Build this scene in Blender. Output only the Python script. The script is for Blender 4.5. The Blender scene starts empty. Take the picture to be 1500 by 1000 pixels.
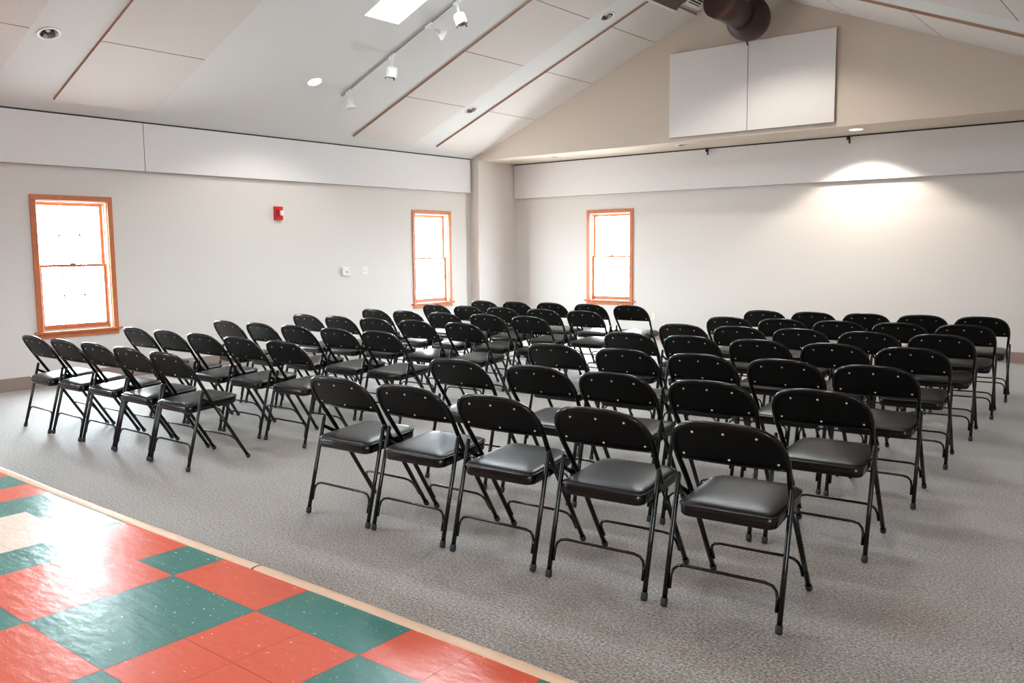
import bpy, bmesh, math, random
from mathutils import Vector, Matrix
random.seed(7)
sc = bpy.context.scene
COL = sc.collection

# ------------------------------------------------------------------ room constants (metres)
XL, XR = -9.556, 3.2            # left wall, right wall (out of view)
YB, YG, YW = -6.5, 10.756, 11.728   # back wall, gable wall, far wall of the alcove
XA = -9.365                     # side wall of the alcove
ZS = 2.842                      # alcove soffit
XRG, ZRG, SL = -4.915, 4.728, 0.403   # roof ridge and slope
ZFLAT = 2.86
XE = XRG + (ZRG - ZFLAT) / SL   # where the right slope meets the flat ceiling
def zl(x): return ZRG - SL * (XRG - x)
def zr(x): return ZRG - SL * (x - XRG)
NL = Vector((SL, 0, -1)).normalized()    # inward normals of the slopes
NR = Vector((-SL, 0, -1)).normalized()

# ------------------------------------------------------------------ materials
def node_mat(name):
    m = bpy.data.materials.new(name); m.use_nodes = True
    nt = m.node_tree; b = nt.nodes['Principled BSDF']
    return m, nt, b
def lin(c):
    return tuple(((v / 255) / 12.92 if v / 255 <= 0.04045 else ((v / 255 + 0.055) / 1.055) ** 2.4) for v in c) + (1,)
def simple(name, rgb, rough=0.5, metal=0.0, spec=0.5, noise=0.0, nscale=40, bump=0.0, coat=0.0):
    m, nt, b = node_mat(name)
    b.inputs['Roughness'].default_value = rough
    b.inputs['Metallic'].default_value = metal
    b.inputs['Specular IOR Level'].default_value = spec
    b.inputs['Coat Weight'].default_value = coat
    c = lin(rgb)
    tc = nt.nodes.new('ShaderNodeTexCoord')
    n = nt.nodes.new('ShaderNodeTexNoise'); n.inputs['Scale'].default_value = nscale; n.inputs['Detail'].default_value = 4
    nt.links.new(tc.outputs['Object'], n.inputs['Vector'])
    mx = nt.nodes.new('ShaderNodeMix'); mx.data_type = 'RGBA'
    mx.inputs[6].default_value = tuple(v * (1 - noise) for v in c[:3]) + (1,)
    mx.inputs[7].default_value = tuple(min(1, v * (1 + noise)) for v in c[:3]) + (1,)
    nt.links.new(n.outputs['Fac'], mx.inputs[0]); nt.links.new(mx.outputs[2], b.inputs['Base Color'])
    if bump:
        bp = nt.nodes.new('ShaderNodeBump'); bp.inputs['Strength'].default_value = bump; bp.inputs['Distance'].default_value = 0.002
        nt.links.new(n.outputs['Fac'], bp.inputs['Height']); nt.links.new(bp.outputs['Normal'], b.inputs['Normal'])
    return m
def emis(name, rgb, strength):
    m, nt, b = node_mat(name)
    b.inputs['Base Color'].default_value = (0.8, 0.8, 0.8, 1)
    b.inputs['Emission Color'].default_value = lin(rgb)
    b.inputs['Emission Strength'].default_value = strength
    return m

M_wall = simple('wall_paint', (222, 217, 213), 0.75, spec=0.25, noise=0.015, nscale=60, bump=0.15)
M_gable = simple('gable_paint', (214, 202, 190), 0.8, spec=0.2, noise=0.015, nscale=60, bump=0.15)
M_ceil = simple('ceiling_paint', (222, 223, 223), 0.85, spec=0.2, noise=0.012, nscale=50, bump=0.1)
M_cfab = simple('ceiling_panel_fabric', (219, 214, 211), 0.95, spec=0.1, noise=0.2, nscale=120, bump=0.3)
M_fab = simple('wall_panel_fabric', (232, 230, 230), 0.95, spec=0.1, noise=0.12, nscale=110, bump=0.3)
M_edge = simple('panel_edge', (172, 132, 110), 0.8, noise=0.1, nscale=30)
M_pedge = simple('band_edge', (168, 146, 134), 0.85, noise=0.08)
M_base = simple('vinyl_base', (150, 130, 122), 0.5, noise=0.05)
M_oak = simple('stained_oak', (196, 112, 70), 0.4, noise=0.25, nscale=18)
M_white = simple('white_enamel', (238, 238, 236), 0.35, noise=0.01)
M_plastic = simple('ivory_plastic', (232, 228, 216), 0.4, noise=0.01)
M_red = simple('red_plastic', (205, 22, 32), 0.35, noise=0.05)
M_rail = simple('track_grey', (172, 170, 167), 0.4)
M_dark = simple('dark_recess', (40, 36, 34), 0.6)
M_cup = simple('lamp_reflector', (150, 142, 132), 0.25, metal=0.8)
M_duct = simple('brown_painted_duct', (60, 35, 32), 0.5, spec=0.5, noise=0.06, nscale=12)
M_steel = simple('black_gloss_steel', (4, 4, 5), 0.2, spec=0.45, noise=0.1, nscale=20)
M_back = simple('black_back_shell', (3, 3, 4), 0.42, spec=0.22, noise=0.1, nscale=20)
M_vinyl = simple('black_vinyl', (12, 11, 11), 0.34, spec=0.36, noise=0.15, nscale=120, bump=0.35)
M_rub = simple('grey_rubber_cap', (34, 34, 35), 0.6)
M_rivet = simple('bright_rivet', (235, 232, 226), 0.35, metal=0.3)
M_hook = simple('black_iron', (18, 16, 16), 0.5)
M_thr = simple('maple_threshold', (226, 194, 168), 0.4, noise=0.12, nscale=14)
M_glow = emis('lit_lens', (255, 246, 232), 14)

def glass_mat():
    m = bpy.data.materials.new('window_glass'); m.use_nodes = True
    nt = m.node_tree; nt.nodes.remove(nt.nodes['Principled BSDF'])
    out = nt.nodes['Material Output']
    t = nt.nodes.new('ShaderNodeBsdfTransparent'); t.inputs[0].default_value = (0.94, 0.96, 0.96, 1)
    g = nt.nodes.new('ShaderNodeBsdfGlossy'); g.inputs['Roughness'].default_value = 0.02
    mx = nt.nodes.new('ShaderNodeMixShader')
    mx.inputs[0].default_value = 0.05; nt.links.new(t.outputs[0], mx.inputs[1]); nt.links.new(g.outputs[0], mx.inputs[2])
    nt.links.new(mx.outputs[0], out.inputs[0])
    return m
M_glass = glass_mat()

def carpet_mat():
    m, nt, b = node_mat('berber_carpet')
    tc = nt.nodes.new('ShaderNodeTexCoord')
    mp = nt.nodes.new('ShaderNodeMapping'); nt.links.new(tc.outputs['Object'], mp.inputs[0])
    mp.inputs['Rotation'].default_value = (0, 0, 0.0)
    n1 = nt.nodes.new('ShaderNodeTexNoise'); n1.inputs['Scale'].default_value = 92; n1.inputs['Detail'].default_value = 2.0; n1.inputs['Roughness'].default_value = 0.7
    v1 = nt.nodes.new('ShaderNodeTexVoronoi'); v1.inputs['Scale'].default_value = 210
    n2 = nt.nodes.new('ShaderNodeTexNoise'); n2.inputs['Scale'].default_value = 1.6; n2.inputs['Detail'].default_value = 4
    for n in (n1, v1, n2): nt.links.new(mp.outputs[0], n.inputs['Vector'])
    cr = nt.nodes.new('ShaderNodeValToRGB')
    e = cr.color_ramp.elements
    e[0].position = 0.36; e[0].color = lin((40, 37, 33))
    e[1].position = 0.66; e[1].color = lin((212, 204, 192))
    x = cr.color_ramp.elements.new(0.46); x.color = lin((120, 113, 104))
    x = cr.color_ramp.elements.new(0.54); x.color = lin((152, 144, 134))
    nt.links.new(n1.outputs['Fac'], cr.inputs[0])
    mx = nt.nodes.new('ShaderNodeMix'); mx.data_type = 'RGBA'; mx.blend_type = 'MULTIPLY'; mx.inputs[0].default_value = 1
    cr2 = nt.nodes.new('ShaderNodeValToRGB')
    cr2.color_ramp.elements[0].position = 0.3; cr2.color_ramp.elements[0].color = (0.86, 0.86, 0.87, 1)
    cr2.color_ramp.elements[1].position = 0.7; cr2.color_ramp.elements[1].color = (1, 0.99, 0.98, 1)
    nt.links.new(n2.outputs['Fac'], cr2.inputs[0])
    nt.links.new(cr.outputs[0], mx.inputs[6]); nt.links.new(cr2.outputs[0], mx.inputs[7])
    nt.links.new(mx.outputs[2], b.inputs['Base Color'])
    b.inputs['Roughness'].default_value = 0.46; b.inputs['Specular IOR Level'].default_value = 1.0; b.inputs['Sheen Weight'].default_value = 1.0; b.inputs['Sheen Roughness'].default_value = 0.28
    bp = nt.nodes.new('ShaderNodeBump'); bp.inputs['Strength'].default_value = 0.7; bp.inputs['Distance'].default_value = 0.004
    nt.links.new(v1.outputs['Distance'], bp.inputs['Height']); nt.links.new(bp.outputs[0], b.inputs['Normal'])
    return m
M_carpet = carpet_mat()

def tile_mat(name, base, fleck1, fleck2):
    m, nt, b = node_mat(name)
    tc = nt.nodes.new('ShaderNodeTexCoord')
    mp = nt.nodes.new('ShaderNodeMapping'); nt.links.new(tc.outputs['Object'], mp.inputs[0])
    mp.inputs['Scale'].default_value = (1.0, 2.2, 1)
    n = nt.nodes.new('ShaderNodeTexNoise'); n.inputs['Scale'].default_value = 16; n.inputs['Detail'].default_value = 8
    nt.links.new(mp.outputs[0], n.inputs['Vector'])
    mx = nt.nodes.new('ShaderNodeMix'); mx.data_type = 'RGBA'
    c = lin(base); mx.inputs[6].default_value = tuple(v * 0.86 for v in c[:3]) + (1,); mx.inputs[7].default_value = tuple(min(1, v * 1.14) for v in c[:3]) + (1,)
    nt.links.new(n.outputs['Fac'], mx.inputs[0])
    last = mx.outputs[2]
    for k, (fc, scl, th, rad) in enumerate(((fleck1, 13, 0.62, 0.085), (fleck2, 17, 0.80, 0.09), (fleck1, 40, 0.72, 0.13))):
        mpk = nt.nodes.new('ShaderNodeMapping'); nt.links.new(tc.outputs['Object'], mpk.inputs[0])
        mpk.inputs['Location'].default_value = (3.1 * k, 1.7 * k, 0); mpk.inputs['Scale'].default_value = (1.0, 2.4, 0.01); mpk.inputs['Rotation'].default_value = (0, 0, 0.6 * k + .3)
        wob = nt.nodes.new('ShaderNodeTexNoise'); wob.inputs['Scale'].default_value = scl * 5; nt.links.new(mpk.outputs[0], wob.inputs['Vector'])
        f = nt.nodes.new('ShaderNodeTexVoronoi'); f.inputs['Scale'].default_value = scl
        nt.links.new(mpk.outputs[0], f.inputs['Vector'])
        sp = nt.nodes.new('ShaderNodeSeparateColor'); nt.links.new(f.outputs['Color'], sp.inputs[0])
        g = nt.nodes.new('ShaderNodeMath'); g.operation = 'GREATER_THAN'; g.inputs[1].default_value = th; nt.links.new(sp.outputs[0], g.inputs[0])
        rr = nt.nodes.new('ShaderNodeMath'); rr.operation = 'MULTIPLY'; rr.inputs[1].default_value = rad * 2; nt.links.new(wob.outputs['Fac'], rr.inputs[0])
        l_ = nt.nodes.new('ShaderNodeMath'); l_.operation = 'LESS_THAN'; nt.links.new(f.outputs['Distance'], l_.inputs[0]); nt.links.new(rr.outputs[0], l_.inputs[1])
        mu = nt.nodes.new('ShaderNodeMath'); mu.operation = 'MULTIPLY'; nt.links.new(g.outputs[0], mu.inputs[0]); nt.links.new(l_.outputs[0], mu.inputs[1])
        m2 = nt.nodes.new('ShaderNodeMix'); m2.data_type = 'RGBA'
        nt.links.new(mu.outputs[0], m2.inputs[0]); nt.links.new(last, m2.inputs[6]); m2.inputs[7].default_value = lin(fc)
        last = m2.outputs[2]
    nt.links.new(last, b.inputs['Base Color'])
    b.inputs['Specular IOR Level'].default_value = 0.5
    w = nt.nodes.new('ShaderNodeTexNoise'); w.inputs['Scale'].default_value = 9.0; w.inputs['Detail'].default_value = 6
    nt.links.new(mp.outputs[0], w.inputs['Vector'])
    b.inputs['Roughness'].default_value = 0.27
    bp = nt.nodes.new('ShaderNodeBump'); bp.inputs['Strength'].default_value = 0.6; bp.inputs['Distance'].default_value = 0.005
    nt.links.new(w.outputs['Fac'], bp.inputs['Height']); nt.links.new(bp.outputs[0], b.inputs['Normal'])
    return m
M_tr = tile_mat('salmon_vinyl_tile', (212, 90, 64), (240, 190, 170), (110, 120, 125))
M_tg = tile_mat('teal_vinyl_tile', (62, 122, 114), (190, 225, 215), (210, 230, 222))
M_tb = tile_mat('beige_vinyl_tile', (226, 205, 190), (245, 235, 225), (200, 180, 165))
M_seam = simple('tile_seam', (70, 60, 56), 0.7)

# ------------------------------------------------------------------ mesh helpers
def link(name, bm, mats, parent=None, smooth=False, bevel=0.0, bseg=2):
    me = bpy.data.meshes.new(name); bm.normal_update(); bm.to_mesh(me); bm.free()
    for m in (mats if isinstance(mats, (list, tuple)) else [mats]): me.materials.append(m)
    if smooth:
        for p in me.polygons: p.use_smooth = True
    o = bpy.data.objects.new(name, me); COL.objects.link(o)
    if parent: o.parent = parent
    if bevel:
        b = o.modifiers.new('bevel', 'BEVEL'); b.width = bevel; b.segments = bseg; b.limit_method = 'ANGLE'; b.angle_limit = math.radians(40)
    return o
def tag(o, label=None, cat=None, group=None, kind=None):
    if label: o['label'] = label
    if cat: o['category'] = cat
    if group: o['group'] = group
    if kind: o['kind'] = kind
    return o
def empty(name, loc, rz=0.0, parent=None):
    o = bpy.data.objects.new(name, None); COL.objects.link(o); o.location = loc; o.rotation_euler = (0, 0, rz)
    o.empty_display_size = 0.1
    if parent: o.parent = parent
    return o
def box(bm, lo, hi, M=None, mi=0):
    x0, y0, z0 = lo; x1, y1, z1 = hi
    P = [(x0, y0, z0), (x1, y0, z0), (x1, y1, z0), (x0, y1, z0), (x0, y0, z1), (x1, y0, z1), (x1, y1, z1), (x0, y1, z1)]
    vs = [bm.verts.new(M @ Vector(p) if M else p) for p in P]
    fs = [(0, 3, 2, 1), (4, 5, 6, 7), (0, 1, 5, 4), (1, 2, 6, 5), (2, 3, 7, 6), (3, 0, 4, 7)]
    if M and M.determinant() < 0: fs = [f[::-1] for f in fs]
    out = []
    for f in fs:
        fc = bm.faces.new([vs[i] for i in f]); fc.material_index = mi; out.append(fc)
    return out
def tube(bm, pts, r, seg=10, caps=True, radii=None):
    pts = [Vector(p) for p in pts]; n = len(pts); rings = []
    T = []
    for i in range(n):
        a = pts[max(i - 1, 0)]; b = pts[min(i + 1, n - 1)]; T.append((b - a).normalized())
    ref = Vector((0, 0, 1)) if abs(T[0].z) < 0.9 else Vector((1, 0, 0))
    nrm = T[0].cross(ref).normalized()
    for i in range(n):
        if i:
            ax = T[i - 1].cross(T[i])
            if ax.length > 1e-6: nrm = Matrix.Rotation(T[i - 1].angle(T[i]), 3, ax.normalized()) @ nrm
        nrm = (nrm - T[i] * nrm.dot(T[i])).normalized()
        bn = T[i].cross(nrm); rr = radii[i] if radii else r
        rings.append([bm.verts.new(pts[i] + (nrm * math.cos(2 * math.pi * k / seg) + bn * math.sin(2 * math.pi * k / seg)) * rr) for k in range(seg)])
    for i in range(n - 1):
        for k in range(seg):
            bm.faces.new((rings[i][k], rings[i][(k + 1) % seg], rings[i + 1][(k + 1) % seg], rings[i + 1][k]))
    if caps:
        bm.faces.new(rings[0][::-1]); bm.faces.new(rings[-1])
def lathe(bm, prof, seg=24, M=None, mi=None):
    """prof: list of (radius, height) along local z"""
    rings = []
    for r, h in prof:
        if r < 1e-6: rings.append([bm.verts.new((0, 0, h))])
        else: rings.append([bm.verts.new((r * math.cos(2 * math.pi * k / seg), r * math.sin(2 * math.pi * k / seg), h)) for k in range(seg)])
    fs = []
    for i in range(len(rings) - 1):
        a, b = rings[i], rings[i + 1]
        for k in range(seg):
            k2 = (k + 1) % seg
            if len(a) == 1 and len(b) == 1: continue
            if len(a) == 1: f = bm.faces.new((a[0], b[k2], b[k]))
            elif len(b) == 1: f = bm.faces.new((a[k], a[k2], b[0]))
            else: f = bm.faces.new((a[k], a[k2], b[k2], b[k]))
            if mi: f.material_index = mi[i]
            fs.append(f)
    if M:
        for rg in rings:
            for v in rg: v.co = M @ v.co
    bmesh.ops.recalc_face_normals(bm, faces=fs)
def sheet(bm, us, vs, holes, P, Q, mi=0):
    """slab between surface P(u,v) (room side) and Q(u,v) (outer side), with rectangular holes given as (u0,u1,v0,v1)"""
    us = sorted(set([round(u, 5) for u in us] + [round(h[i], 5) for h in holes for i in (0, 1)]))
    vs = sorted(set([round(v, 5) for v in vs] + [round(h[i], 5) for h in holes for i in (2, 3)]))
    def ishole(i, j):
        if i < 0 or j < 0 or i >= len(us) - 1 or j >= len(vs) - 1: return True
        uc = (us[i] + us[i + 1]) / 2; vc = (vs[j] + vs[j + 1]) / 2
        return any(h[0] < uc < h[1] and h[2] < vc < h[3] for h in holes)
    vp = {}; vq = {}
    def gv(d, F, i, j):
        if (i, j) not in d: d[(i, j)] = bm.verts.new(F(us[i], vs[j]))
        return d[(i, j)]
    fs = []
    for i in range(len(us) - 1):
        for j in range(len(vs) - 1):
            if ishole(i, j): continue
            c = [(i, j), (i + 1, j), (i + 1, j + 1), (i, j + 1)]
            fs.append(bm.faces.new([gv(vp, P, *k) for k in c])); fs.append(bm.faces.new([gv(vq, Q, *k) for k in c[::-1]]))
            for (di, dj, a, b) in ((0, -1, 0, 1), (1, 0, 1, 2), (0, 1, 2, 3), (-1, 0, 3, 0)):
                if ishole(i + di, j + dj):
                    fs.append(bm.faces.new([gv(vp, P, *c[a]), gv(vq, Q, *c[a]), gv(vq, Q, *c[b]), gv(vp, P, *c[b])]))
    bmesh.ops.recalc_face_normals(bm, faces=fs)

# ------------------------------------------------------------------ setting
Z0W, Z1W, WW = 0.585, 2.024, 0.864      # window casing outline
CS = 0.055
WIN_L = [3.891, 9.409, -1.6]            # near edges (y) of the left wall windows; last one unseen, added for daylight
WIN_F = [-7.895]
def hole_of(u): return (u + CS, u + WW - CS, Z0W, Z1W - CS)

bm = bmesh.new()
sheet(bm, [YB, YG], [-0.1, 2.95], [hole_of(u) for u in WIN_L], lambda u, v: (XL, u, v), lambda u, v: (XL - 0.16, u, v))
tag(link('wall_left', bm, M_wall), kind='structure')
bm = bmesh.new()
sheet(bm, [XA, XR], [-0.1, ZS], [hole_of(u) for u in WIN_F], lambda u, v: (u, YW, v), lambda u, v: (u, YW + 0.16, v))
tag(link('wall_far', bm, M_wall), kind='structure')
# gable wall above the alcove opening, with the stub at the left
bm = bmesh.new()
T = 0.0
def gable_prism(pts, y0, y1):
    a = [bm.verts.new((x, y0, z)) for x, z in pts]; b = [bm.verts.new((x, y1, z)) for x, z in pts]
    fs = [bm.faces.new(a), bm.faces.new(b[::-1])]
    for i in range(len(pts)):
        j = (i + 1) % len(pts); fs.append(bm.faces.new((a[i], b[i], b[j], a[j])))
    bmesh.ops.recalc_face_normals(bm, faces=fs)
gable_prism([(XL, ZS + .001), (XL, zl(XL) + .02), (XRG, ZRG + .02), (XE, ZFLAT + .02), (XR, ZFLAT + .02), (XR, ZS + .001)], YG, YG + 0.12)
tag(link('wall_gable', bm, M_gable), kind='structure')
bm = bmesh.new()
box(bm, (XL - 0.16, YG, -0.1), (XA, YW + 0.1, ZS))
tag(link('wall_alcove', bm, M_wall), kind='structure')
bm = bmesh.new()
LAMPS_S = [(-8.1, 11.12, 0), (-5.88, 11.12, 0), (-3.5, 11.12, 1), (-1.2, 11.12, 0)]
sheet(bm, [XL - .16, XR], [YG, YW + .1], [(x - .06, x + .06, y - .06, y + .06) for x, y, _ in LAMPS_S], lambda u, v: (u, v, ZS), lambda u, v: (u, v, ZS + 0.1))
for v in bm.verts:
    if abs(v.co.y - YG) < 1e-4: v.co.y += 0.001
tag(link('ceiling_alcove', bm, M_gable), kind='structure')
bm = bmesh.new()
WIN_ADDED_R = [-4.8, -2.2]  # unseen windows behind the camera, added for neutral daylight
sheet(bm, [YB, YW], [-0.1, 2.95], [hole_of(u) for u in WIN_ADDED_R], lambda u, v: (XR, u, v), lambda u, v: (XR + 0.15, u, v))
tag(link('wall_right', bm, M_wall), kind='structure')
bm = bmesh.new()
gable_prism([(XL, -0.1), (XL, zl(XL) + .02), (XRG, ZRG + .02), (XE, ZFLAT + .02), (XR, ZFLAT + .02), (XR, -0.1)], YB - 0.15, YB)
tag(link('wall_back', bm, M_wall), kind='structure')

LAMPS_L = [(-8.26, 3.63, 0), (-8.27, 6.61, 1), (-8.28, 9.37, 0), (-6.03, 9.40, 0), (-6.03, 6.61, 0), (-6.03, 3.63, 0)]
LAMPS_R = [(-4.08, 9.24, 1), (-3.80, 7.35, 1), (-3.80, 3.63, 1), (-1.60, 6.61, 0), (-1.60, 3.63, 1), (-3.80, 0.6, 1), (-1.6, 0.6, 1)]
SKY = (-7.06, -5.75, 6.33, 6.81)
SKY_ADDED_L = (-7.06, -5.75, 0.85, 1.33)  # unseen skylight, added to brighten the near left wall and floor
SKY_ADDED_R = (-4.08, -2.77, 6.33, 6.81)  # unseen skylight, added to throw daylight on the left wall
HS = 0.066
# skylight cut and lamp cuts in the slopes
bm = bmesh.new()
sheet(bm, [XL - .2, XRG], [YB, YG], [SKY, SKY_ADDED_L] + [(x - HS, x + HS, y - HS, y + HS) for x, y, _ in LAMPS_L],
      lambda u, v: (u, v, zl(u)), lambda u, v: (u - .04, v, zl(u) + 0.12))
tag(link('ceiling_left', bm, M_ceil), kind='structure')
bm = bmesh.new()
sheet(bm, [XRG, XE], [YB, YG], [SKY_ADDED_R] + [(x - HS, x + HS, y - HS, y + HS) for x, y, _ in LAMPS_R],
      lambda u, v: (u, v, zr(u)), lambda u, v: (u + .04, v, zr(u) + 0.12))
tag(link('ceiling_right', bm, M_ceil), kind='structure')
LAMPS_F = [(1.2, -2.6, 1), (1.2, 1.0, 0), (1.2, 4.6, 0), (1.2, 8.2, 0)]
bm = bmesh.new()
sheet(bm, [XE, XR], [YB, YG], [(x - .06, x + .06, y - .06, y + .06) for x, y, _ in LAMPS_F], lambda u, v: (u, v, ZFLAT), lambda u, v: (u, v, ZFLAT + 0.12))
tag(link('ceiling_flat', bm, M_ceil), kind='structure')

# skylights: shaft and glazing
h = 0.16; t = 0.015
def skylight(name, rect, zf):
    x0, x1, y0, y1 = rect
    sky = empty(name, (x0, y0, zf(x0))); tag(sky, kind='structure')
    bm = bmesh.new()
    def shaft(xa, xb, ya, yb):
        pts = [(xa, zf(xa) + 0.01), (xb, zf(xb) + 0.01), (xb, zf(xb) + h), (xa, zf(xa) + h)]
        a = [bm.verts.new((x, ya, z)) for x, z in pts]; b = [bm.verts.new((x, yb, z)) for x, z in pts]
        fs = [bm.faces.new(a), bm.faces.new(b[::-1])]
        for i in range(4):
            j = (i + 1) % 4; fs.append(bm.faces.new((a[i], b[i], b[j], a[j])))
        bmesh.ops.recalc_face_normals(bm, faces=fs)
    shaft(x0 - t, x1 + t, y0 - t, y0 - .0005); shaft(x0 - t, x1 + t, y1 + .0005, y1 + t); shaft(x0 - t, x0 - .0005, y0 - t, y1 + t); shaft(x1 + .0005, x1 + t, y0 - t, y1 + t)
    o = link('shaft', bm, M_white); o.parent = sky; o.matrix_parent_inverse = Matrix.Translation(-Vector(sky.location))
    bm = bmesh.new()
    a = [bm.verts.new(p) for p in ((x0 - t, y0 - t, zf(x0 - t) + h), (x1 + t, y0 - t, zf(x1 + t) + h), (x1 + t, y1 + t, zf(x1 + t) + h), (x0 - t, y1 + t, zf(x0 - t) + h))]
    bm.faces.new(a)
    o = link('pane', bm, M_glass); o.parent = sky; o.matrix_parent_inverse = Matrix.Translation(-Vector(sky.location))
skylight('window_4', SKY, zl)
skylight('window_9', SKY_ADDED_L, zl)  # added near skylight, out of view
skylight('window_10', SKY_ADDED_R, zr)  # added right slope skylight, out of view

# floors
TX, TY, TS = -3.464, 1.904, 0.3048
STR_Y = 2.165       # near edge of the threshold strip
bm = bmesh.new()
box(bm, (XL - .05, STR_Y + 0.02, -0.1), (XR + .05, YW + .05, 0.0))
tag(link('floor_carpet', bm, M_carpet), kind='structure')
def cell_colour(i, j):
    """i counts tiles along the strip, j tiles away from it (-1 is the cut row at the strip)"""
    if j < 0:
        if i == -1: return 1
        if i < -3: return {-4: 1, -5: 1, -6: 1, -7: 0, -8: 1, -9: 0, -10: 1}.get(i, (i // 2) % 2)
        if i < 0: return 0
        return (i // 2) % 2
    r = j // 2
    if r == 0:
        if i in (-5, -4): return 2
        if i in (-6, -3): return 1
        if i in (-2, -1): return 0
        if i < -6: return (i // 2) % 2
        return 1 - (i // 2) % 2
    if r == 1:
        if i == -1: return 1
        if i < -1: return ((i + 1) // 2 + 1) % 2
        return (i // 2) % 2
    return ((i // 2) + r + 1) % 2
bm = bmesh.new()
box(bm, (XL - .05, YB - .05, -0.1), (XR + .05, STR_Y + 0.02, -0.002), mi=3)
g = 0.0008
for i in range(-20, 22):
    for j in range(-1, 27):
        x0_ = TX + i * TS; x1_ = x0_ + TS
        y1_ = TY - j * TS; y0_ = y1_ - TS
        if j < 0: y1_ = STR_Y + 0.01; y0_ = TY
        if x1_ > XR + .04 or y0_ < YB - .04: continue
        f = bm.faces.new([bm.verts.new(p) for p in ((x0_ + g, y0_ + g, 0), (x1_ - g, y0_ + g, 0), (x1_ - g, y1_ - g, 0), (x0_ + g, y1_ - g, 0))])
        f.material_index = cell_colour(i, j)
tag(link('floor_tile', bm, [M_tr, M_tg, M_tb, M_seam]), kind='structure')
# wooden threshold strip with a joint; its line wanders a little
def strip_piece(xs):
    bm = bmesh.new()
    prof = [(0.0, 0.001), (0.004, 0.006), (0.02, 0.009), (0.036, 0.009), (0.05, 0.005), (0.056, 0.001)]
    rows = []
    for x in xs:
        c = STR_Y + 0.012 * math.exp(-((x + 4.2) / 1.6) ** 2) * -1 + 0.004 * math.sin(x * 1.7) + (0.02 if x < -5.5 else 0) * min(1, (-5.5 - x) / 2)
        rows.append([bm.verts.new((x, c + a, b)) for a, b in prof] + [bm.verts.new((x, c + 0.056, -0.003)), bm.verts.new((x, c, -0.003))])
    fs = []
    for i in range(len(rows) - 1):
        for k in range(8):
            fs.append(bm.faces.new((rows[i][k], rows[i][(k + 1) % 8], rows[i + 1][(k + 1) % 8], rows[i + 1][k])))
    fs.append(bm.faces.new(rows[0])); fs.append(bm.faces.new(rows[-1][::-1]))
    bmesh.ops.recalc_face_normals(bm, faces=fs)
    return bm
jx = -3.25
tag(link('trim_1', strip_piece([XL + .02 + (jx - .007 - XL - .02) * k / 30 for k in range(31)]), M_thr), kind='structure')
tag(link('trim_2', strip_piece([jx + .007 + (XR - .02 - jx) * k / 30 for k in range(31)]), M_thr), kind='structure')

bm = bmesh.new(); box(bm, (jx - .0068, STR_Y - .004, -.002), (jx + .0068, STR_Y + .046, .003)); tag(link('trim_5', bm, M_dark), kind='structure')
# baseboards
def baseboard(name, lo, hi):
    bm = bmesh.new(); box(bm, lo, hi); tag(link(name, bm, M_base, bevel=0.004), kind='structure')
BH = 0.135; BT = 0.012
baseboard('baseboard_left', (XL, STR_Y, 0), (XL + BT, YG - BT, BH))
baseboard('baseboard_stub', (XL, YG - BT, 0), (XA + BT, YG, BH))
baseboard('baseboard_alcove', (XA, YG, 0), (XA + BT, YW - BT, BH))
baseboard('baseboard_far', (XA, YW - BT, 0), (XR, YW, BH))

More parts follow.
